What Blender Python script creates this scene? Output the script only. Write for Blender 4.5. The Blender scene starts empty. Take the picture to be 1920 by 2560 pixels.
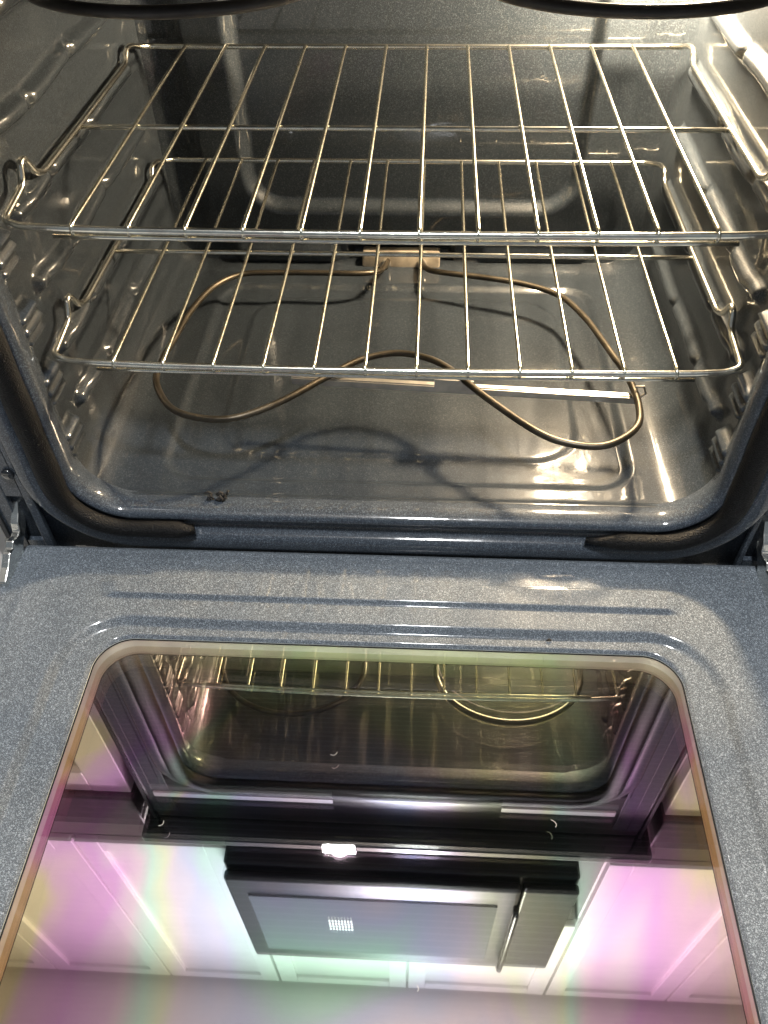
import bpy, math, random
import numpy as np
from mathutils import Vector, Matrix
random.seed(4)
SC = bpy.context.scene
COL = SC.collection

# ------------------------------------------------------------ camera
cam = bpy.data.cameras.new('camera'); camo = bpy.data.objects.new('camera', cam); COL.objects.link(camo)
pitch, yaw, roll = 0.815, -0.065, -0.021
Fv = Vector((math.sin(yaw)*math.cos(pitch), math.cos(yaw)*math.cos(pitch), -math.sin(pitch)))
r0 = Vector((math.cos(yaw), -math.sin(yaw), 0)); u0 = r0.cross(Fv)
Rv = math.cos(roll)*r0 + math.sin(roll)*u0
Uv = -math.sin(roll)*r0 + math.cos(roll)*u0
camo.matrix_world = Matrix(((Rv.x, Uv.x, -Fv.x, 0.029), (Rv.y, Uv.y, -Fv.y, -0.530), (Rv.z, Uv.z, -Fv.z, 0.619), (0, 0, 0, 1)))
cam.sensor_fit = 'HORIZONTAL'; cam.sensor_width = 36.0; cam.lens = 2050/1920*36.0
cam.clip_start = 0.01; cam.clip_end = 60
SC.camera = camo

# ------------------------------------------------------------ light
W = bpy.data.worlds.new('World'); SC.world = W; W.use_nodes = True
bg = W.node_tree.nodes['Background']; bg.inputs[0].default_value = (0.80, 0.90, 1.0, 1); bg.inputs[1].default_value = 0.18

def light(name, kind, loc, energy, color, size=None, size_y=None, aim=None, radius=None):
    L = bpy.data.lights.new(name, kind); L.energy = energy; L.color = color
    o = bpy.data.objects.new(name, L); COL.objects.link(o); o.location = loc
    if size: L.shape = 'RECTANGLE'; L.size = size; L.size_y = size_y or size
    if radius: L.shadow_soft_size = radius
    if aim is not None: o.rotation_euler = (Vector(aim)-Vector(loc)).to_track_quat('-Z', 'Y').to_euler()
    return o
light('kitchen_ceiling_light', 'AREA', (0.05, -0.75, 2.75), 76, (0.94, 0.97, 1.0), 0.18, 0.18, aim=(0.05, -0.75, 0))
light('ceiling_fill_light', 'POINT', (0.05, -0.80, 2.42), 42, (1.0, 0.98, 0.95), radius=0.08)  # unseen fill added to brighten the ceiling mirrored in the door glass
light('hood_light', 'AREA', (-0.13, 0.17, 1.160), 2.6, (1.0, 0.97, 0.93), 0.07, 0.035, aim=(-0.13, 0.10, 0))
light('oven_light', 'POINT', (0.257, 0.432, 0.450), 64, (1.0, 0.77, 0.50), radius=0.030)

SC.view_settings.view_transform = 'Standard'; SC.view_settings.look = 'None'
SC.view_settings.exposure = 0; SC.view_settings.gamma = 1
SC.render.engine = 'CYCLES'
SC.cycles.max_bounces = 12; SC.cycles.glossy_bounces = 8; SC.cycles.transparent_max_bounces = 12
SC.cycles.sample_clamp_indirect = 6.0; SC.cycles.caustics_reflective = True
SC.cycles.blur_glossy = 0.3

# ------------------------------------------------------------ materials
def mat(name):
    m = bpy.data.materials.new(name); m.use_nodes = True
    nt = m.node_tree; b = nt.nodes['Principled BSDF']
    return m, nt, b
def setp(b, **k):
    names = dict(color='Base Color', rough='Roughness', metal='Metallic', coat='Coat Weight', coatr='Coat Roughness', ior='IOR', spec='Specular IOR Level')
    for a, v in k.items():
        if a == 'color': v = (*v, 1)
        b.inputs[names[a]].default_value = v
def N(nt, t, **k):
    n = nt.nodes.new(t)
    for a, v in k.items(): setattr(n, a, v)
    return n
def ramp(nt, stops, interp='LINEAR'):
    r = N(nt, 'ShaderNodeValToRGB'); r.color_ramp.interpolation = interp
    e = r.color_ramp.elements
    while len(e) < len(stops): e.new(0.5)
    for el, (p, c) in zip(e, stops): el.position = p; el.color = (*c, 1)
    return r
def coords(nt):
    return N(nt, 'ShaderNodeTexCoord').outputs['Object']

def enamel(name, base, speck, amount=0.80, size=900, rough=0.45, coat=1.0, spec=0.12, flake=0.4):
    m, nt, b = mat(name); L = nt.links.new; co = coords(nt)
    v = N(nt, 'ShaderNodeTexVoronoi'); v.inputs['Scale'].default_value = size; L(co, v.inputs['Vector'])
    sep = N(nt, 'ShaderNodeSeparateColor'); L(v.outputs['Color'], sep.inputs[0])
    v2 = N(nt, 'ShaderNodeTexVoronoi'); v2.inputs['Scale'].default_value = size*0.45; L(co, v2.inputs['Vector'])
    sep2 = N(nt, 'ShaderNodeSeparateColor'); L(v2.outputs['Color'], sep2.inputs[0])
    r1 = ramp(nt, [(0.0, (0, 0, 0)), (amount-.25, (0.10,)*3), (amount, (.32,)*3), (1.0, (1, 1, 1))]); L(sep.outputs[0], r1.inputs[0])
    r2 = ramp(nt, [(0.0, (0, 0, 0)), (.86, (0, 0, 0)), (1.0, (.55,)*3)]); L(sep2.outputs[1], r2.inputs[0])
    ad = N(nt, 'ShaderNodeMath', operation='ADD', use_clamp=True); L(r1.outputs[0], ad.inputs[0]); L(r2.outputs[0], ad.inputs[1])
    big = N(nt, 'ShaderNodeTexNoise'); big.inputs['Scale'].default_value = 7; big.inputs['Detail'].default_value = 5; L(co, big.inputs['Vector'])
    rb = ramp(nt, [(0.3, tuple(c*0.78 for c in base)), (0.7, tuple(min(1, c*1.2) for c in base))]); L(big.outputs[0], rb.inputs[0])
    mx = N(nt, 'ShaderNodeMix', data_type='RGBA'); L(ad.outputs[0], mx.inputs[0]); L(rb.outputs[0], mx.inputs[6]); mx.inputs[7].default_value = (*speck, 1)
    L(mx.outputs[2], b.inputs['Base Color'])
    # gentle orange peel
    nz = N(nt, 'ShaderNodeTexNoise'); nz.inputs['Scale'].default_value = 70; nz.inputs['Detail'].default_value = 2; L(co, nz.inputs['Vector'])
    bp = N(nt, 'ShaderNodeBump'); bp.inputs['Strength'].default_value = 0.10; bp.inputs['Distance'].default_value = 0.0012
    L(nz.outputs[0], bp.inputs['Height']); L(bp.outputs[0], b.inputs['Coat Normal'])
    # flakes tilt the base layer's normal
    vm = N(nt, 'ShaderNodeBump'); vm.inputs['Strength'].default_value = flake; vm.inputs['Distance'].default_value = 0.0006
    L(sep.outputs[1], vm.inputs['Height']); L(vm.outputs[0], b.inputs['Normal'])
    setp(b, rough=rough, coat=coat, coatr=0.05, metal=0.0, spec=spec)
    rr = N(nt, 'ShaderNodeTexNoise'); rr.inputs['Scale'].default_value = 22; rr.inputs['Detail'].default_value = 6; L(co, rr.inputs['Vector'])
    r3 = ramp(nt, [(0.40, (0.04,)*3), (0.75, (0.16,)*3)]); L(rr.outputs[0], r3.inputs[0]); L(r3.outputs[0], b.inputs['Coat Roughness'])
    return m

M = {}
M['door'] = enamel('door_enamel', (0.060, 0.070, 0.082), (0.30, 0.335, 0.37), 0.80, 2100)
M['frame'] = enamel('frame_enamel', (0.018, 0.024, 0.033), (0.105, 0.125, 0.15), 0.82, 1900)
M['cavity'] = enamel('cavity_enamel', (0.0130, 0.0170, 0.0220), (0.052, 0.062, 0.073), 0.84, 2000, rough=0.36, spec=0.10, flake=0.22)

def simple(name, color, rough=0.4, metal=0, coat=0, noise=None, bump=None):
    m, nt, b = mat(name); setp(b, color=color, rough=rough, metal=metal, coat=coat); L = nt.links.new
    if noise:
        sc, k = noise; co = coords(nt)
        n = N(nt, 'ShaderNodeTexNoise'); n.inputs['Scale'].default_value = sc; n.inputs['Detail'].default_value = 6; L(co, n.inputs['Vector'])
        r = ramp(nt, [(0.3, tuple(c*(1-k) for c in color)), (0.7, tuple(min(1, c*(1+k)) for c in color))]); L(n.outputs[0], r.inputs[0]); L(r.outputs[0], b.inputs['Base Color'])
    if bump:
        sc, d = bump; co = coords(nt)
        n = N(nt, 'ShaderNodeTexNoise'); n.inputs['Scale'].default_value = sc; n.inputs['Detail'].default_value = 4; L(co, n.inputs['Vector'])
        bp = N(nt, 'ShaderNodeBump'); bp.inputs['Distance'].default_value = d; bp.inputs['Strength'].default_value = 0.6; L(n.outputs[0], bp.inputs['Height']); L(bp.outputs[0], b.inputs['Normal'])
    return m
M['chrome'] = simple('rack_chrome', (0.88, 0.80, 0.66), 0.22, 1.0, noise=(90, .25), bump=(220, .0004))
M['rod'] = simple('rack_rod_chrome', (0.93, 0.88, 0.78), 0.20, 1.0, noise=(90, .15), bump=(220, .0003))
M['element'] = simple('element_sheath', (0.075, 0.064, 0.048), 0.42, 0.85, noise=(35, .35), bump=(400, .0002))
M['broil'] = simple('broil_sheath', (0.035, 0.032, 0.030), 0.38, 0.3, noise=(40, .3), bump=(400, .0002))
M['steel'] = simple('bracket_steel', (0.62, 0.58, 0.52), 0.32, 0.9, noise=(60, .2))
M['hinge'] = simple('hinge_steel', (0.78, 0.78, 0.74), 0.22, 1.0, noise=(80, .15), bump=(150, .0006))
M['ceramic'] = simple('terminal_ceramic', (0.42, 0.36, 0.28), 0.6, 0, noise=(45, .45))
M['black'] = simple('black_plastic', (0.012, 0.012, 0.014), 0.25, 0)
M['dark'] = simple('dark_metal', (0.02, 0.022, 0.026), 0.5, 0.2, noise=(30, .3))
M['black_gloss'] = simple('black_enamel', (0.010, 0.011, 0.013), 0.10, 0, coat=1)
M['white'] = simple('cabinet_white', (0.76, 0.74, 0.71), 0.45, noise=(3, .05))
M['wall'] = simple('kitchen_wall_paint', (0.55, 0.52, 0.47), 0.8, noise=(3, .06))
M['ceiling'] = simple('ceiling_paint', (0.80, 0.76, 0.72), 0.9, noise=(2, .06))
M['counter'] = simple('counter_laminate', (0.06, 0.045, 0.05), 0.3, noise=(60, .5))
M['well'] = simple('well_aluminium', (0.62, 0.64, 0.56), 0.45, 0.2, noise=(20, .12))
M['mw_glass'] = simple('microwave_glass', (0.13, 0.13, 0.135), 0.9)
M['mw_body'] = simple('microwave_body', (0.015, 0.015, 0.017), 0.3)
M['slot'] = simple('vent_slot_metal', (0.80, 0.74, 0.78), 0.5, 0.0)
M['crumb'] = simple('burnt_crumb', (0.012, 0.010, 0.008), 0.8, bump=(900, .002))

# woven gasket sleeve
m, nt, b = mat('gasket_weave'); L = nt.links.new; co = coords(nt)
wv = N(nt, 'ShaderNodeTexVoronoi'); wv.inputs['Scale'].default_value = 900; L(co, wv.inputs['Vector'])
rg = ramp(nt, [(0.0, (0.005, 0.0045, 0.0045)), (0.6, (0.002, 0.002, 0.002))]); L(wv.outputs['Distance'], rg.inputs[0]); L(rg.outputs[0], b.inputs['Base Color'])
bp = N(nt, 'ShaderNodeBump', invert=True); bp.inputs['Distance'].default_value = 0.0008; bp.inputs['Strength'].default_value = .9; L(wv.outputs['Distance'], bp.inputs['Height']); L(bp.outputs[0], b.inputs['Normal'])
setp(b, rough=0.5, spec=0.22); M['gasket'] = m

def emis(name, color, s):
    m, nt, b = mat(name); b.inputs['Emission Color'].default_value = (*color, 1); b.inputs['Emission Strength'].default_value = s; return m
M['lamp'] = emis('lamp_glow', (1.0, .97, .92), 12)
M['dots'] = emis('added_dots_glow', (1.0, .95, .75), 1.3)  # glow for the dot grid added to the microwave front
M['bulb'] = emis('oven_bulb_glow', (1.0, .75, .45), 60)

# coated door glass: an iridescent low-emissivity coating over a clear pane
def glass(name, refl, scale, off, sat, trans):
    m = bpy.data.materials.new(name); m.use_nodes = True; nt = m.node_tree; nt.nodes.clear(); L = nt.links.new
    co = coords(nt); mp = N(nt, 'ShaderNodeMapping'); mp.inputs['Location'].default_value = off; mp.inputs['Scale'].default_value = (1.0, .7, 1); L(co, mp.inputs['Vector'])
    n = N(nt, 'ShaderNodeTexNoise'); n.inputs['Scale'].default_value = scale; n.inputs['Detail'].default_value = 3.5; n.inputs['Distortion'].default_value = 1.3; L(mp.outputs[0], n.inputs['Vector'])
    # the film is thicker towards the pane's long edges
    sx = N(nt, 'ShaderNodeSeparateXYZ'); L(co, sx.inputs[0])
    ab = N(nt, 'ShaderNodeMath', operation='ABSOLUTE'); L(sx.outputs[0], ab.inputs[0])
    mr = N(nt, 'ShaderNodeMapRange'); mr.inputs[1].default_value = 0.13; mr.inputs[2].default_value = 0.262; mr.inputs[3].default_value = 0; mr.inputs[4].default_value = 0.36; L(ab.outputs[0], mr.inputs[0])
    sc_ = N(nt, 'ShaderNodeMath', operation='MULTIPLY_ADD'); sc_.inputs[1].default_value = 0.95; sc_.inputs[2].default_value = 0.0; L(n.outputs[0], sc_.inputs[0])
    ad = N(nt, 'ShaderNodeMath', operation='ADD'); L(sc_.outputs[0], ad.inputs[0]); L(mr.outputs[0], ad.inputs[1])
    def d(c): return tuple(1-(1-x)*sat for x in c)
    r = ramp(nt, [(0.30, d((.64, .95, .80))), (0.37, d((.76, .74, 1.0))), (0.43, d((1.0, .82, .95))), (0.48, d((1.0, .97, .72))), (0.53, d((.78, .98, .86))), (0.60, d((1.0, .72, .86))), (0.71, d((.96, .46, .88))), (0.84, d((1.0, .60, .75))), (0.90, d((1.0, .78, .45)))]); L(ad.outputs[0], r.inputs[0])
    g = N(nt, 'ShaderNodeBsdfGlossy'); g.inputs['Roughness'].default_value = 0.013; L(r.outputs[0], g.inputs['Color'])
    t = N(nt, 'ShaderNodeBsdfTransparent'); t.inputs[0].default_value = (*trans, 1)
    # near the hinge edge the film thins out to yellow-green
    my = N(nt, 'ShaderNodeMapRange'); my.inputs[1].default_value = -0.20; my.inputs[2].default_value = -0.125; my.inputs[3].default_value = 0; my.inputs[4].default_value = 0.75*sat; L(sx.outputs[1], my.inputs[0])
    mg = N(nt, 'ShaderNodeMix', data_type='RGBA'); L(my.outputs[0], mg.inputs[0]); L(r.outputs[0], mg.inputs[6]); mg.inputs[7].default_value = (.90, .94, .68, 1); L(mg.outputs[2], g.inputs['Color'])
    f = N(nt, 'ShaderNodeFresnel'); f.inputs[0].default_value = 1.5
    mr2 = N(nt, 'ShaderNodeMapRange'); mr2.inputs[1].default_value = 0.03; mr2.inputs[2].default_value = 0.6; mr2.inputs[3].default_value = refl; mr2.inputs[4].default_value = 0.95; L(f.outputs[0], mr2.inputs[0])
    mx = N(nt, 'ShaderNodeMixShader'); L(mr2.outputs[0], mx.inputs[0]); L(t.outputs[0], mx.inputs[1]); L(g.outputs[0], mx.inputs[2])
    o = N(nt, 'ShaderNodeOutputMaterial'); L(mx.outputs[0], o.inputs[0]); return m
M['glass'] = glass('coated_glass', 0.07, 5.5, (0.3, .1, 0), 0.3, (.95, .97, .95))
M['glass2'] = glass('inner_coated_glass', 0.80, 4.2, (1.7, .6, 0), 1.0, (.86, .90, .86))

# dark screen with fine printed lines under the panes
m, nt, b = mat('printed_screen'); L = nt.links.new; co = coords(nt)
sx = N(nt, 'ShaderNodeSeparateXYZ'); L(co, sx.inputs[0])
mu = N(nt, 'ShaderNodeMath', operation='MULTIPLY'); mu.inputs[1].default_value = 2*math.pi/0.0044; L(sx.outputs[1], mu.inputs[0])
sn = N(nt, 'ShaderNodeMath', operation='SINE'); L(mu.outputs[0], sn.inputs[0])
rg = ramp(nt, [(0.35, (0.002,)*3), (0.9, (0.055, 0.055, 0.06))]); L(sn.outputs[0], rg.inputs[0]); L(rg.outputs[0], b.inputs['Base Color'])
setp(b, rough=0.6, spec=0.2); M['screen'] = m

# ------------------------------------------------------------ mesh helpers
def obj(name, verts, faces, material, parent=None, smooth=True, label=None):
    me = bpy.data.meshes.new(name); me.from_pydata([tuple(map(float, v)) for v in verts], [], [tuple(map(int, f)) for f in faces]); me.update()
    me.materials.append(material)
    if smooth: me.polygons.foreach_set('use_smooth', [True]*len(me.polygons))
    o = bpy.data.objects.new(name, me); COL.objects.link(o)
    if parent: o.parent = parent
    if label: o['label'] = label
    return o
def thing(name, label, cat, loc=(0, 0, 0), group=None):
    o = bpy.data.objects.new(name, None); COL.objects.link(o); o.location = loc; o.empty_display_size = .05
    o['label'] = label; o['category'] = cat
    if group: o['group'] = group
    return o
class MB:
    def __init__(s): s.v = []; s.f = []
    def add(s, v, f):
        k = len(s.v); s.v += [tuple(x) for x in v]; s.f += [tuple(i+k for i in q) for q in f]; return s
    def box(s, x0, x1, y0, y1, z0, z1, b=0.0):
        if b <= 0:
            v = [(x, y, z) for x in (x0, x1) for y in (y0, y1) for z in (z0, z1)]
            return s.add(v, [(0, 1, 3, 2), (4, 6, 7, 5), (0, 4, 5, 1), (2, 3, 7, 6), (0, 2, 6, 4), (1, 5, 7, 3)])
        # bevelled box: three shells
        import bmesh
        bm = bmesh.new(); bmesh.ops.create_cube(bm, size=1)
        for q in bm.verts: q.co = Vector(((x0+x1)/2+q.co.x*(x1-x0), (y0+y1)/2+q.co.y*(y1-y0), (z0+z1)/2+q.co.z*(z1-z0)))
        bmesh.ops.bevel(bm, geom=bm.edges[:], offset=b, segments=3, profile=.5, affect='EDGES')
        bm.verts.index_update(); v = [q.co[:] for q in bm.verts]; f = [[q.index for q in fa.verts] for fa in bm.faces]; bm.free()
        return s.add(v, f)
    def tube(s, pts, r, n=10, closed=False, cap=True):
        P = [Vector(p) for p in pts]; m = len(P)
        rr = r if hasattr(r, '__len__') else [r]*m
        T = []
        for i in range(m):
            a = P[(i-1) % m] if (closed or i > 0) else P[i]; c = P[(i+1) % m] if (closed or i < m-1) else P[i]
            T.append((c-a).normalized())
        ref = Vector((0, 0, 1)) if abs(T[0].z) < .9 else Vector((1, 0, 0))
        nrm = (ref - T[0]*ref.dot(T[0])).normalized(); V = []
        for i in range(m):
            nrm = (nrm - T[i]*nrm.dot(T[i])).normalized(); bn = T[i].cross(nrm)
            for k in range(n):
                a = 2*math.pi*k/n; V.append(P[i] + (nrm*math.cos(a)+bn*math.sin(a))*rr[i])
        Fc = []
        for i in range(m if closed else m-1):
            j = (i+1) % m
            for k in range(n): l = (k+1) % n; Fc.append((i*n+k, i*n+l, j*n+l, j*n+k))
        if not closed and cap: Fc.append(tuple(range(n))[::-1]); Fc.append(tuple((m-1)*n+k for k in range(n)))
        return s.add(V, Fc)
    def build(s, name, material, parent=None, smooth=True, label=None): return obj(name, s.v, s.f, material, parent, smooth, label)
def fillet(pts, r, seg=6, closed=False):
    P = [Vector(p) for p in pts]; out = []; m = len(P)
    for i in range(m):
        if not closed and i in (0, m-1): out.append(P[i]); continue
        a, b_, c = P[(i-1) % m], P[i], P[(i+1) % m]
        d1 = a-b_; d2 = c-b_; rr = min(r, d1.length*.48, d2.length*.48)
        p, q = b_+d1.normalized()*rr, b_+d2.normalized()*rr
        for k in range(seg+1):
            t = k/seg; out.append(p*(1-t)**2 + b_*2*t*(1-t) + q*t*t)
    return out
def dense(pts, step, closed=False):
    P = [Vector(p) for p in pts]; out = []
    m = len(P); rng = range(m if closed else m-1)
    for i in rng:
        a, b_ = P[i], P[(i+1) % m]; n = max(1, int((b_-a).length/step))
        for k in range(n): out.append(a.lerp(b_, k/n))
    if not closed: out.append(P[-1])
    return out
def catmull(pts, seg=10, closed=False):
    P = [Vector(p) for p in pts]; m = len(P); out = []
    for i in range(m if closed else m-1):
        if closed: a, b_, c, d = P[(i-1) % m], P[i], P[(i+1) % m], P[(i+2) % m]
        else: a, b_, c, d = P[max(i-1, 0)], P[i], P[i+1], P[min(i+2, m-1)]
        for k in range(seg):
            t = k/seg
            out.append(0.5*((2*b_)+(c-a)*t+(2*a-5*b_+4*c-d)*t*t+(3*b_-3*c+d-a)*t**3))
    if not closed: out.append(P[-1])
    return out
def grid(U, V, fn):
    nu, nv = len(U), len(V)
    v = [fn(a, b_) for a in U for b_ in V]
    f = [(i*nv+j, (i+1)*nv+j, (i+1)*nv+j+1, i*nv+j+1) for i in range(nu-1) for j in range(nv-1)]
    return v, f
def rrect(x0, x1, y0, y1, r, seg=16, step=.004):
    """closed rounded rectangle as list of (x, y, nx, ny), starting bottom middle, anticlockwise; n is the outward normal"""
    o = []; xm = (x0+x1)/2
    def line(ax, ay, bx, by, nx, ny):
        n = max(1, int(math.hypot(bx-ax, by-ay)/step))
        for k in range(n): t = k/n; o.append((ax+(bx-ax)*t, ay+(by-ay)*t, nx, ny))
    def arc(cx, cy, a0):
        for k in range(seg): a = a0+math.pi/2*k/seg; o.append((cx+r*math.cos(a), cy+r*math.sin(a), math.cos(a), math.sin(a)))
    line(xm, y0, x1-r, y0, 0, -1); arc(x1-r, y0+r, -math.pi/2)
    line(x1, y0+r, x1, y1-r, 1, 0); arc(x1-r, y1-r, 0)
    line(x1-r, y1, x0+r, y1, 0, 1); arc(x0+r, y1-r, math.pi/2)
    line(x0, y1-r, x0, y0+r, -1, 0); arc(x0+r, y0+r, math.pi)
    line(x0+r, y0, xm, y0, 0, -1)
    return o
def sst(a, b_, x):
    t = min(1, max(0, (x-a)/(b_-a))); return t*t*(3-2*t)
def box_sdf(x, y, x0, x1, y0, y1, r):
    cx, cy = (x0+x1)/2, (y0+y1)/2; qx = abs(x-cx)-(x1-x0)/2+r; qy = abs(y-cy)-(y1-y0)/2+r
    return math.hypot(max(qx, 0), max(qy, 0))+min(max(qx, qy), 0)-r
def plateau(x, y, x0, x1, y0, y1, r, soft):
    return 1-sst(-soft/2, soft/2, box_sdf(x, y, x0, x1, y0, y1, r))

# ================================================================ THE RANGE
rng_ = thing('oven', 'dark speckled enamel oven with its door open and the light on inside', 'oven')

# ---- cavity liner
LX, LZ0, LZ1, LR = 0.309, 0.037, 0.492, 0.045
YB = 0.486
RIDGES = [(0.112, .011), (0.1755, .011), (0.239, .011), (0.3025, .011), (0.366, .011), (.430, .008)]
def wall_h(y, z, side):
    h = 0.0
    for zc, a in RIDGES:
        w = 0.0055*math.sin(y*34+zc*50+side)*sst(.06, .12, y)*(1-sst(.30, .40, y))*.35
        # long rail, split by two small necks
        neck = 1-0.55*math.exp(-((y-.165)/.006)**2)-0.55*math.exp(-((y-.275)/.006)**2)
        h = max(h, a*.85*neck*plateau(y, z, .085, .425, zc-.0075+w, zc+.006+w, .006, .008))
        # fluted stop at the front of each rail
        fl = 0.0022*math.cos(2*math.pi*(z-zc)/.0115)
        h = max(h, (a*.95+fl)*plateau(y, z, .026, .066, zc-.026, zc+.004, .008, .007))
    h -= 0.006*plateau(y, z, .020, .110, .060, .420, .02, .02)*.5
    return h
def floor_h(x, y):
    h = -0.005*plateau(x, y, -.238, .240, .060, .425, .035, .012)
    h += 0.0022*plateau(x, y, -.19, .192, .100, .400, .05, .010)
    h += 0.004*math.exp(-((y-.030)/.005)**2)
    return h
loop = rrect(-LX, LX, LZ0, LZ1, LR, 14, .0026)
ys = list(np.linspace(.020, YB, 170))
V = []; n = len(loop)
for y in ys:
    for (x, z, nx, nz) in loop:
        d = 0
        if abs(nx) > .6: d = wall_h(y, z, nx)*sst(.6, 1, abs(nx))
        elif nz < -.3: d = floor_h(x, y)*sst(.3, .9, -nz)
        d += 0.004*sst(.44, YB, y)**2*2
        V.append((x-nx*d, y, z-nz*d))
F = [(i*n+k, (i+1)*n+k, (i+1)*n+(k+1) % n, i*n+(k+1) % n) for i in range(len(ys)-1) for k in range(n)]
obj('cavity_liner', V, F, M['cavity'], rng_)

# ---- back panel with its pressed recess
def back_fn(x, z):
    d = 0.014*plateau(x, z, -.200, .212, .118, .470, .045, .016)
    d -= 0.006*plateau(x, z, -.262, .266, .060, .480, .05, .02)
    d -= 0.010*plateau(x, z, -.230, -.090, .044, .066, .011, .012)
    d -= 0.006*plateau(x, z, .10, .24, .046, .062, .008, .012)
    d += 0.012*plateau(x, z, -.075, .062, .030, .082, .012, .010)
    return (x, YB-.004+d-0.02*(sst(.285, .31, abs(x))+sst(.055, .03, z))*.4, z)
V, F = grid(np.linspace(-.312, .312, 250), np.linspace(.030, .500, 190), lambda x, z: back_fn(x, z))
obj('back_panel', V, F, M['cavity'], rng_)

# ---- front frame: lip, gasket groove, rolled bulge, flat flange
FZ0 = 0.043
loop = rrect(-.300, .300, FZ0, .488, .050, 18, .004)
prof = [(.0050, .036), (.0025, .029), (.0008, .023), (.0002, .018), (.0008, .012), (.003, .005), (.007, .002), (.0095, .0030), (.0115, .0065), (.021, .0085), (.0245, .0050), (.0265, .0010), (.0285, -.0022), (.032, -.0042), (.036, -.0045), (.0400, -.0043), (.0435, -.0036), (.0460, -.0020), (.0468, .0030)]
n = len(loop); V = []; F = []
for k_, (s, y) in enumerate(prof):
    for (x, z, nx, nz) in loop: V.append((x+nx*s, y, z+nz*s))
def outer(x, z, nx, nz, t):
    s = .0470+t*.004; px, pz = x+nx*s, z+nz*s
    ox, oz = px, pz
    # march to outer rectangle
    if abs(px) > abs(nx)*.2: pass
    tx = (.383-abs(ox))/max(abs(nx), 1e-3); tz = ((.60-oz) if nz > 0 else (oz+.035))/max(abs(nz), 1e-3)
    m_ = max(0, min(tx, tz)); return ox+nx*m_, oz+nz*m_
for t, y in ((0, .0095),):
    for (x, z, nx, nz) in loop: s = .0470; V.append((x+nx*s, .0095, z+nz*s))
for (x, z, nx, nz) in loop:
    ox, oz = outer(x, z, nx, nz, 0); V.append((ox, .0105, oz))
R_ = len(prof)+2
F = [(i*n+k, i*n+(k+1) % n, (i+1)*n+(k+1) % n, (i+1)*n+k) for i in range(R_-1) for k in range(n)]
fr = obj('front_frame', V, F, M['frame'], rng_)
# outer stile plates with screws and hinge slots
for s in (-1, 1):
    mb = MB(); xa, xb = sorted((s*.343-.002, s*.386-.002))
    # plate with a slot cut out: four strips round it
    sx0, sx1 = sorted((s*.350-.004, s*.367-.004))
    mb.box(xa, sx0, .0035, .0095, -.05, .62, .001).box(sx1, xb, .0035, .0095, -.05, .62, .001)
    mb.box(sx0+.0005, sx1-.0005, .0037, .0093, .060, .62).box(sx0+.0005, sx1-.0005, .0037, .0093, -.05, -.004)
    mb.build('face_stile', M['frame'], rng_, smooth=False)
    mb = MB().box(sx0-.002, sx1+.002, .020, .05, -.02, .07); mb.build('hinge_pocket', M['black'], rng_, smooth=False)
    cx, cz = s*.354-.003, .091
    mb = MB(); mb.tube([(cx, .0035, cz), (cx, .001, cz), (cx, -.0005, cz)], [.0062, .0060, .0042], 16)
    mb.box(cx-.0035, cx+.0035, -.0008, -.0004, cz-.0006, cz+.0006)
    mb.build('screw', M['black_gloss'], rng_)

# ---- gasket: woven tube round the opening, with a gap at the bottom
gp = []
lo = rrect(-.314, .314, .0265, .502, .060, 22, .004)
for (x, z, nx, nz) in lo:
    if z < .03 and -.196 < x < .192: continue
    gp.append((x, z))
# order: the list starts at bottom middle and runs anticlockwise, so it is already one open path
pts = [(x, -.0035, z) for x, z in gp]
pts = [(pts[0][0]-.006, -.002, pts[0][2])] + pts + [(pts[-1][0]+.006, -.002, pts[-1][2])]
rad = [.0086+.0028*sst(.035, .10, p[2])+.0003*math.sin(i*.35) for i, p in enumerate(pts)]
for i in range(8):
    rad[i] *= .32+.68*i/8; rad[-1-i] *= min(1, .60+.5*i/4)
gasket = MB().tube(pts, rad, 18).build('gasket', M['gasket'], rng_)

# ---- upper front trim, cooktop (seen in the door glass)
mb = MB().box(-.384, .384, .004, .60, .502, .640, .004); mb.build('upper_trim', M['mw_body'], rng_, smooth=False)
for (a, b_, z) in ((-.37, -.093, .551), (.163, .334, .556), (.087, .296, .520)):
    MB().box(a, b_, .000, .0038, z-.007, z+.007, .001).build('trim_slot', M['slot'], rng_, smooth=False)
MB().box(-.405, .405, -.03, .62, .643, .668, .006).build('cooktop', M['black_gloss'], rng_, smooth=False)
for s in (-1, 1):
    a, b_ = sorted((s*.3845, s*.389)); MB().box(a, b_, .0, .60, -.25, .640).build('side_panel', M['dark'], rng_, smooth=False)
MB().box(-.38, .38, .012, .60, -.25, -.052).build('drawer_front', M['black_gloss'], rng_, smooth=False)
MB().box(-.36, .36, .495, .505, -.05, .52).build('rear_wall', M['dark'], rng_, smooth=False)

# ---- bake element
el = [(-.025, .485, .050), (-.024, .465, .050), (-.026, .440, .058), (-.034, .405, .070), (-.060, .392, .075), (-.110, .392, .075), (-.165, .391, .075), (-.205, .384, .076), (-.232, .350, .079), (-.246, .290, .084),
      (-.250, .230, .089), (-.252, .180, .094), (-.247, .135, .098), (-.222, .093, .100), (-.190, .077, .101), (-.155, .078, .101), (-.115, .103, .101), (-.074, .143, .101), (-.040, .175, .101), (-.003, .189, .101), (.030, .182, .101),
      (.055, .163, .101), (.091, .118, .101), (.135, .070, .101), (.165, .052, .101), (.200, .050, .101), (.232, .076, .100), (.241, .110, .099), (.239, .160, .096), (.230, .210, .090), (.222, .255, .084), (.212, .298, .079),
      (.190, .345, .076), (.150, .372, .075), (.100, .388, .074), (.050, .405, .070), (.030, .430, .060), (.022, .465, .050), (.022, .485, .050)]
be = MB().tube(catmull(el, 7), .0036, 12).build('bake_element', M['element'], rng_)
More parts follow.
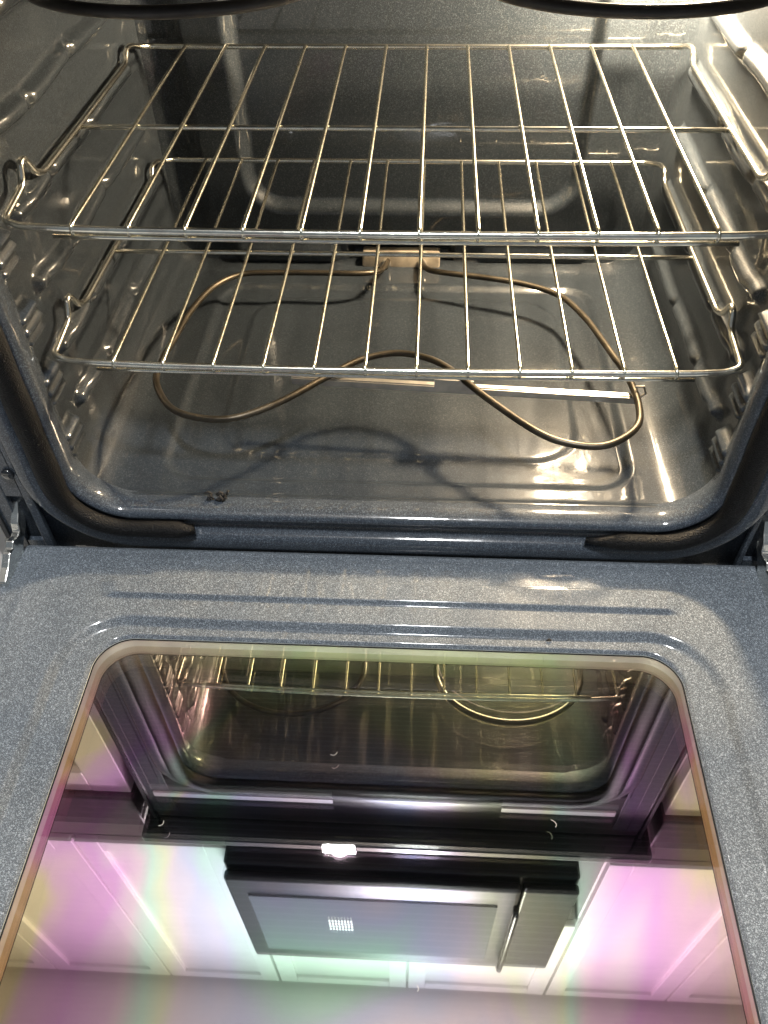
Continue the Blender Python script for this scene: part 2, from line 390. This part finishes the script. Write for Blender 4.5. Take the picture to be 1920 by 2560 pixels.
mb = MB().box(-.058, .046, .468, .492, .030, .058, .003)
mb.box(-.050, .038, .4645, .4675, .033, .038, .001)
tb = mb.build('terminal_block', M['ceramic'], be)
for x in (-.026, .022):
    MB().tube([(x, .4690, .047), (x, .4625, .047)], .0062, 14).build('terminal_collar', M['steel'], be)
# support strip below it, with its notched tab and end hook
mb = MB(); a = Vector((-.110, .156, .091)); c_ = Vector((.246, .134, .091))
d = (c_-a).normalized(); nn = Vector((-d.y, d.x, 0))
def strip(mb, a, b_, h0, h1, t=.0016):
    v = [a+Vector((0, 0, h0)), b_+Vector((0, 0, h0)), b_+Vector((0, 0, h1)), a+Vector((0, 0, h1))]
    v = [p-nn*t/2 for p in v]+[p+nn*t/2 for p in v]
    mb.add(v, [(0, 1, 2, 3), (7, 6, 5, 4), (0, 4, 5, 1), (1, 5, 6, 2), (2, 6, 7, 3), (3, 7, 4, 0)])
strip(mb, a, c_, -.0075, .0)
mb.add([a+nn*.0008, c_+nn*.0008, c_+nn*.006, a+nn*.006, a+nn*.0008+Vector((0, 0, .0010)), c_+nn*.0008+Vector((0, 0, .0010)), c_+nn*.006+Vector((0, 0, .0010)), a+nn*.006+Vector((0, 0, .0010))],
       [(3, 2, 1, 0), (4, 5, 6, 7), (0, 1, 5, 4), (1, 2, 6, 5), (2, 3, 7, 6), (3, 0, 4, 7)])
strip(mb, a+d*.150-nn*.001, a+d*.190-nn*.001, .0, .010)
mb.tube([c_+Vector((0, 0, 0)), c_+Vector((.006, 0, .006)), c_+Vector((.002, .0, .015)), c_+Vector((-.006, 0, .014))], .0013, 8)
mb.build('element_support', M['steel'], be, smooth=False)

# ---- broil element under the cavity roof
def uloop(cx, w, yf):
    o = []
    for k in range(17):
        a = math.pi*k/16; o.append((cx-math.cos(a)*w, yf+.085-math.sin(a)*.085, .4490))
    return o
L1 = uloop(-.165, .112, .089); L2 = uloop(.172, .112, .089)
path = [(-.02, .485, .44), (-.03, .44, .452), (-.10, .43, .452), (-.20, .43, .452), (-.272, .38, .452), (-.277, .25, .446)]
path += L1 + [(-.055, .26, .448), (-.045, .36, .452), (0, .385, .452), (.045, .36, .452), (.060, .26, .448)] + L2
path += [(.284, .25, .446), (.270, .33, .452), (.225, .40, .452), (.10, .415, .452), (.04, .44, .452), (.03, .485, .44)]
MB().tube(catmull(path, 5), .0044, 14).build('broil_element', M['broil'], rng_)

# ---- oven lamp on the back wall, upper right
lp = MB(); pr = [(.030, .484), (.030, .470), (.027, .466)]
for k in range(7):
    a = math.pi/2*k/6; pr.append((.013*math.cos(a)+.0001, .474-.030*math.sin(a)))
lampo = obj('oven_lamp', *(lambda V, F: (V, F))(
    [(.257+r*math.cos(2*math.pi*j/24), y, .450+r*math.sin(2*math.pi*j/24)) for r, y in pr[:3] for j in range(24)],
    [(i*24+j, i*24+(j+1) % 24, (i+1)*24+(j+1) % 24, (i+1)*24+j) for i in range(2) for j in range(24)]), M['steel'], rng_)
obj('bulb', [(.257+r*math.cos(2*math.pi*j/24), y, .450+r*math.sin(2*math.pi*j/24)) for r, y in [(.012, .482)]+[(p[0], p[1]) for p in pr[3:]] for j in range(24)],
    [(i*24+j, i*24+(j+1) % 24, (i+1)*24+(j+1) % 24, (i+1)*24+j) for i in range(7) for j in range(24)], M['bulb'], lampo)

# ---- the open door
WX, WY0, WY1, WR = 0.262, -.520, -.1085, .033
DX, DY0, DY1 = .378, -.640, -.0050
inner = rrect(-WX, WX, WY0, WY1, WR, 20, .003)
def door_h(x, y):
    h = 0.0
    d = box_sdf(x, y, -WX, WX, WY0, WY1, WR)
    lat = sst(.15, .28, abs(x))          # the step runs further out at the sides
    h -= .0066*(1-sst(-.002, .0048+.003*lat, box_sdf(x, y, -.290, .290, WY0-.03, WY1+.0135, .058)))
    h -= .0030*(1-sst(.0, .0028, d))
    h += .0042*plateau(x, y, -.268, .270, -.0675, -.0440, .0115, .0042)
    h += .0016*plateau(x, y, -.352, .352, -.62, -.016, .045, .010)
    h -= .0018*sst(-.009, -.0052, y) + .003*sst(.371, .378, abs(x))
    return h
V = []; n = len(inner); MR = 120
def outer_pt(x, y, nx, ny):
    # march from the centre line outward to the outer rectangle, blending the normal
    tx = (DX-abs(x))/max(abs(nx), 1e-4); ty = ((DY1-y) if ny > 0 else (y-DY0))/max(abs(ny), 1e-4)
    m_ = min(tx, ty); return x+nx*m_, y+ny*m_
for (x, y, nx, ny) in inner:
    ox, oy = outer_pt(x, y, nx, ny)
    for k in range(MR+1):
        t = k/MR; px, py = x+(ox-x)*t, y+(oy-y)*t; V.append((px, py, door_h(px, py)))
m1 = MR+1
F = [(i*m1+k, i*m1+k+1, ((i+1) % n)*m1+k+1, ((i+1) % n)*m1+k) for i in range(n) for k in range(MR)]
k0 = len(V)
# outer skirt
for (x, y, nx, ny) in inner: ox, oy = outer_pt(x, y, nx, ny); V.append((ox, oy, -.042))
F += [(i*m1+MR, k0+i, k0+(i+1) % n, ((i+1) % n)*m1+MR) for i in range(n)]
door = obj('door', V, F, M['door'], rng_)
# well round the window
def ring(z, s, lo=inner): return [(x+nx*s, y+ny*s, z) for x, y, nx, ny in lo]
V = ring(-.0085, .0005)+ring(-.0095, -.0010)+ring(-.0110, -.0005)+ring(-.0320, .0005)
F = [(j*n+i, j*n+(i+1) % n, (j+1)*n+(i+1) % n, (j+1)*n+i) for j in range(3) for i in range(n)]
obj('window_well', V, [f[::-1] for f in F], M['well'], door)
def pane(name, z, m_, s, th=.004):
    c = ring(z, s); c2 = ring(z-th, s); V = c+c2
    return obj(name, V, [tuple(range(n))], m_, door, smooth=False)
pane('window_glass', -.0095, M['glass'], .0005)
pane('inner_pane', -.0205, M['glass2'], .0002)
pane('printed_screen', -.0300, M['screen'], .0006)
# dark seam of sealant round the glass
V = ring(-.0088, .0006)+ring(-.0088, -.0014); obj('glass_seal', V, [(i, (i+1) % n, n+(i+1) % n, n+i) for i in range(n)], M['black'], door)

# ---- hinges: bent chrome arms from the slots into the door's sides
for s in (-1, 1):
    X = s*.3595-(.0085 if s > 0 else .0045)
    outl = [(.030, .052), (.010, .046), (.003, .036), (-.004, .030), (-.007, .021), (-.014, .020), (-.022, .024), (-.028, .019), (-.034, .020), (-.046, .012), (-.060, .006), (-.060, -.004), (-.020, -.006), (-.010, .006), (.000, .012), (.010, .020), (.030, .030)]
    w = .0040; V = [(X-w, y, z) for y, z in outl]+[(X+w, y, z) for y, z in outl]; k = len(outl)
    F = [tuple(range(k)), tuple(range(2*k-1, k-1, -1))]+[(i, i+k, (i+1) % k+k, (i+1) % k) for i in range(k)]
    # the arm sits just outside the door panel's corner
    V = [(x+s*.006, y, z) for x, y, z in V]
    h = obj('hinge', V, F, M['hinge'], door, smooth=False)
    bv = h.modifiers.new('bevel', 'BEVEL'); bv.width = .0012; bv.segments = 2; bv.limit_method = 'ANGLE'
    MB().tube([(X+s*.004, -.012, .012), (X+s*.017, -.012, .012)], .0032, 14).build('rivet', M['hinge'], h)
    a, b_ = sorted((s*.3790, s*.3870))
    hb = MB().box(a, b_, -.26, -.060, -.030, -.0045, .0012); hb.build('hinge_channel', M['black_gloss'], h, smooth=False)
    a, b_ = sorted((s*.3872, s*.3892))
    MB().box(a, b_, -.26, -.040, -.030, -.0030, .0006).build('hinge_rail', M['hinge'], h, smooth=False)

# ================================================================ RACKS
WIRE_S = .0445
def rack(z, label, lab_bow):
    t = thing('oven_rack', label, 'oven rack', (0, .052, z), 'chrome wire racks in the oven')
    D = .413
    fr_ = []
    hx = .3005
    # front bar (slightly bowed), corners, side rails with their jog, back hooks, back bar
    half = [(0, -.006, 0), (.10, -.0055, 0), (.20, -.004, 0), (.262, -.0015, 0), (.288, .001, .000), (hx, .004, .003), (hx, .040, .0075), (hx, .052, .0095), (hx, .059, .024), (hx, .067, .0245), (hx, .080, .007), (hx, .094, .001),
            (hx, .20, .0), (hx, .355, .0), (hx, .362, .003), (hx, .370, .011), (hx-.001, .384, .010), (hx-.003, .400, .004), (hx-.014, D, .0005), (.27, D, 0), (.15, D, 0)]
    pts = half+[(-x, y, zz) for x, y, zz in reversed(half[1:])]
    pts = [(0, -.006, 0)]+[p for p in half[1:]]+[(-x, y, zz) for x, y, zz in reversed(half[1:])]
    P = fillet(pts, .006, 4, closed=True); 
    MB().tube(dense(P, .02, True), .0030, 12, closed=True).build('frame', M['rod'], t)
    MB().tube([(x, -.001-.004*(1-(x/.29)**2), -.0064) for x in np.linspace(-.262, .262, 12)], .0019, 10).build('lip_wire', M['rod'], t)
    yc = .193
    MB().tube([(x, yc, -.0008) for x in np.linspace(-hx, hx, 14)], .0024, 10).build('cross_bar', M['rod'], t)
    proto = None
    for i in range(1, 13):
        x = (i-6.5)*WIRE_S
        if proto is None:
            w_ = [(0, -.0062, -.004), (0, -.0080, .0002), (0, -.0045, .0037), (0, .02, .0036), (0, .10, .0034), (0, yc, .0032), (0, .30, .0034), (0, .38, .0034), (0, .405, .0030), (0, D+.001, -.003)]
            o = MB().tube(fillet(w_, .004, 3), .00180, 10).build('wire', M['chrome'], t); proto = o
        else:
            o = proto.copy(); COL.objects.link(o); o.parent = t
        o.location = (x, .004*(((x)/.28)**2)*1.0, 0)
    return t
r_low = rack(.185, 'lower chrome wire rack, nearer the bake element, its whole front bar in view', 0)
r_up = rack(.312, 'upper chrome wire rack, above the other one and closest to the viewer', 1)

# burnt crumb left on the front sill
v = []; f = []
rr = random.Random(5)
mb = MB()
for i in range(16):
    a = rr.uniform(0, 6.28); l = rr.uniform(.004, .010); cx = -.170+rr.uniform(-.008, .008); cy = .025+rr.uniform(-.005, .005)
    mb.tube([(cx, cy, .0432), (cx+math.cos(a)*l*.5, cy+math.sin(a)*l*.3, .0455+rr.uniform(0, .003)), (cx+math.cos(a)*l, cy+math.sin(a)*l*.5, .0440)], [.0009, .0014, .0006], 6)
cr = mb.build('crumb', M['crumb']); cr['label'] = 'small dark burnt crumb on the front sill of the oven floor'; cr['category'] = 'crumb'

# ================================================================ KITCHEN ABOVE (seen in the door glass)
def st(name, mb, m_): o = mb.build(name, m_, smooth=False); o['kind'] = 'structure'; return o
st('kitchen_wall', MB().box(-3.2, 3.2, .66, .70, -.28, 2.86), M['wall'])
st('ceiling', MB().box(-3.2, 3.2, -1.0, .66, 2.862, 2.90), M['ceiling'])
st('kitchen_floor', MB().box(-3.2, 3.2, -2.5, .66, -.30, -.281), M['wall'])

def cabinet(name, x0, x1, z0, z1, yf, splits, label, group=None, handle=False):
    t = thing(name, label, 'cabinet', ((x0+x1)/2, .4, z0), group)
    def P(mb, nm, m_): 
        mb.v = [(x-t.location.x, y-t.location.y, z-t.location.z) for x, y, z in mb.v]; return mb.build(nm, m_, t, smooth=False)
    P(MB().box(x0, x1, yf+.002, .655, z0, z1), 'carcass', M['white'])
    xs = [x0]+splits+[x1]
    for a, b_ in zip(xs[:-1], xs[1:]):
        g = .004; w_ = .062
        mb = MB(); A, B, C, D_ = a+g, b_-g, z0+g, z1-g
        mb.box(A, A+w_, yf-.02, yf, C, D_, .002).box(B-w_, B, yf-.02, yf, C, D_, .002)
        mb.box(A+w_+.0005, B-w_-.0005, yf-.0198, yf, C, C+w_, .002).box(A+w_+.0005, B-w_-.0005, yf-.0198, yf, D_-w_, D_, .002)
        mb.box(A+w_, B-w_, yf-.008, yf-.001, C+w_, D_-w_)
        P(mb, 'cabinet_door', M['white'])
    return t
cabinet('upper_cabinet', -2.6, -.452, 1.50, 2.80, .30, [-1.75, -1.31, -.868], 'white upper cabinet mirrored left of the black microwave', 'white upper cabinets')
cabinet('upper_cabinet', .535, 2.6, 1.50, 2.80, .30, [.98, 1.5, 2.0], 'white upper cabinet mirrored right of the black microwave', 'white upper cabinets')
cabinet('upper_cabinet', -.450, .533, 2.0, 2.80, .30, [.025], 'low white double cabinet mirrored over the black microwave', 'white upper cabinets')
cabinet('base_cabinet', -2.0, -.408, -.25, .575, .03, [-1.3, -.85], 'white lower cabinet mirrored at the left edge of the door glass', 'white base cabinets')
cabinet('base_cabinet', .408, 2.0, -.25, .575, .03, [.85, 1.3], 'white lower cabinet mirrored at the right edge of the door glass', 'white base cabinets')
for s in (-1, 1):
    a, b_ = sorted((s*.410, s*2.0)); o = MB().box(a, b_, .0, .655, .5755, .675, .003).build('countertop', M['counter'], smooth=False)
    o['label'] = 'dark countertop mirrored at the %s of the door glass' % ('left' if s < 0 else 'right'); o['category'] = 'countertop'; o['group'] = 'dark countertops beside the oven'

mw = thing('microwave', 'black over the range microwave mirrored upside down in the door glass', 'microwave', (0, .12, 1.17))
def Q(mb, nm, m_, p=mw, smooth=False):
    mb.v = [(x, y-.12, z-1.17) for x, y, z in mb.v]; return mb.build(nm, m_, p, smooth)
Q(MB().box(-.385, .395, .125, .65, 1.172, 1.80, .006), 'body', M['mw_body'])
dr = Q(MB().box(-.385, .27, .100, .124, 1.20, 1.775, .008), 'microwave_door', M['mw_body'])
Q(MB().box(-.34, .225, .0955, .0995, 1.29, 1.69, .002), 'microwave_window', M['mw_glass'], dr)
Q(MB().box(.273, .395, .102, .124, 1.20, 1.775, .006), 'control_panel', M['black'])
Q(MB().tube([(.262, .085, 1.25), (.262, .075, 1.27), (.262, .075, 1.70), (.262, .085, 1.72)], .007, 10), 'door_handle', M['black'], dr, True)
Q(MB().tube([(-.13, .17, 1.1715), (-.13, .17, 1.1660), (-.13, .17, 1.1640)], [.022, .022, .015], 24), 'lamp_lens', M['lamp'], mw, True)
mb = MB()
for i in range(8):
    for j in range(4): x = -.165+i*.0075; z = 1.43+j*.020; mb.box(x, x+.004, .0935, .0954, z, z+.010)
Q(mb, 'added_lamp_dots', M['dots'])  # added glowing dots in place of the hood lamp's dotted reflection; no real grille
mb = MB()
for k in range(26): z = 1.19+0*k; mb.box(-.34, .35, .20+k*.016, .208+k*.016, 1.166, 1.1715)
Q(mb, 'underside_louvre', M['slot'])

# lint and grit lying on the glass and the door
LINT = [(.139, -.268, .010, .7, 'white lint fibre on the door glass, right of its middle'), (-.040, -.215, .009, -.9, 'white lint fibre on the door glass, under the cavity reflection'), (.035, -.385, .006, .3, 'short white lint fibre on the glass near the mirrored microwave'),
        (-.168, -.280, .008, -.4, 'curved white lint fibre on the glass at the left')]
for x, y, l, a, lab in LINT:
    pts = [(x+math.cos(a+k*.22)*l*k/9, y+math.sin(a+k*.22)*l*k/9, -.0089+.0004*math.sin(k)) for k in range(7)]
    o = MB().tube(pts, .00014, 5).build('lint_fibre', M['white']); o['label'] = lab; o['category'] = 'lint'; o['group'] = 'lint fibres on the door glass'
o = MB().tube([(.146, -.0985, -.0040), (.1485, -.0985, -.0026), (.1505, -.0980, -.0040)], [.0006, .0012, .0005], 7).build('grit_speck', M['crumb'])
o['label'] = 'tiny black grit speck in the door groove above the glass'; o['category'] = 'grit'
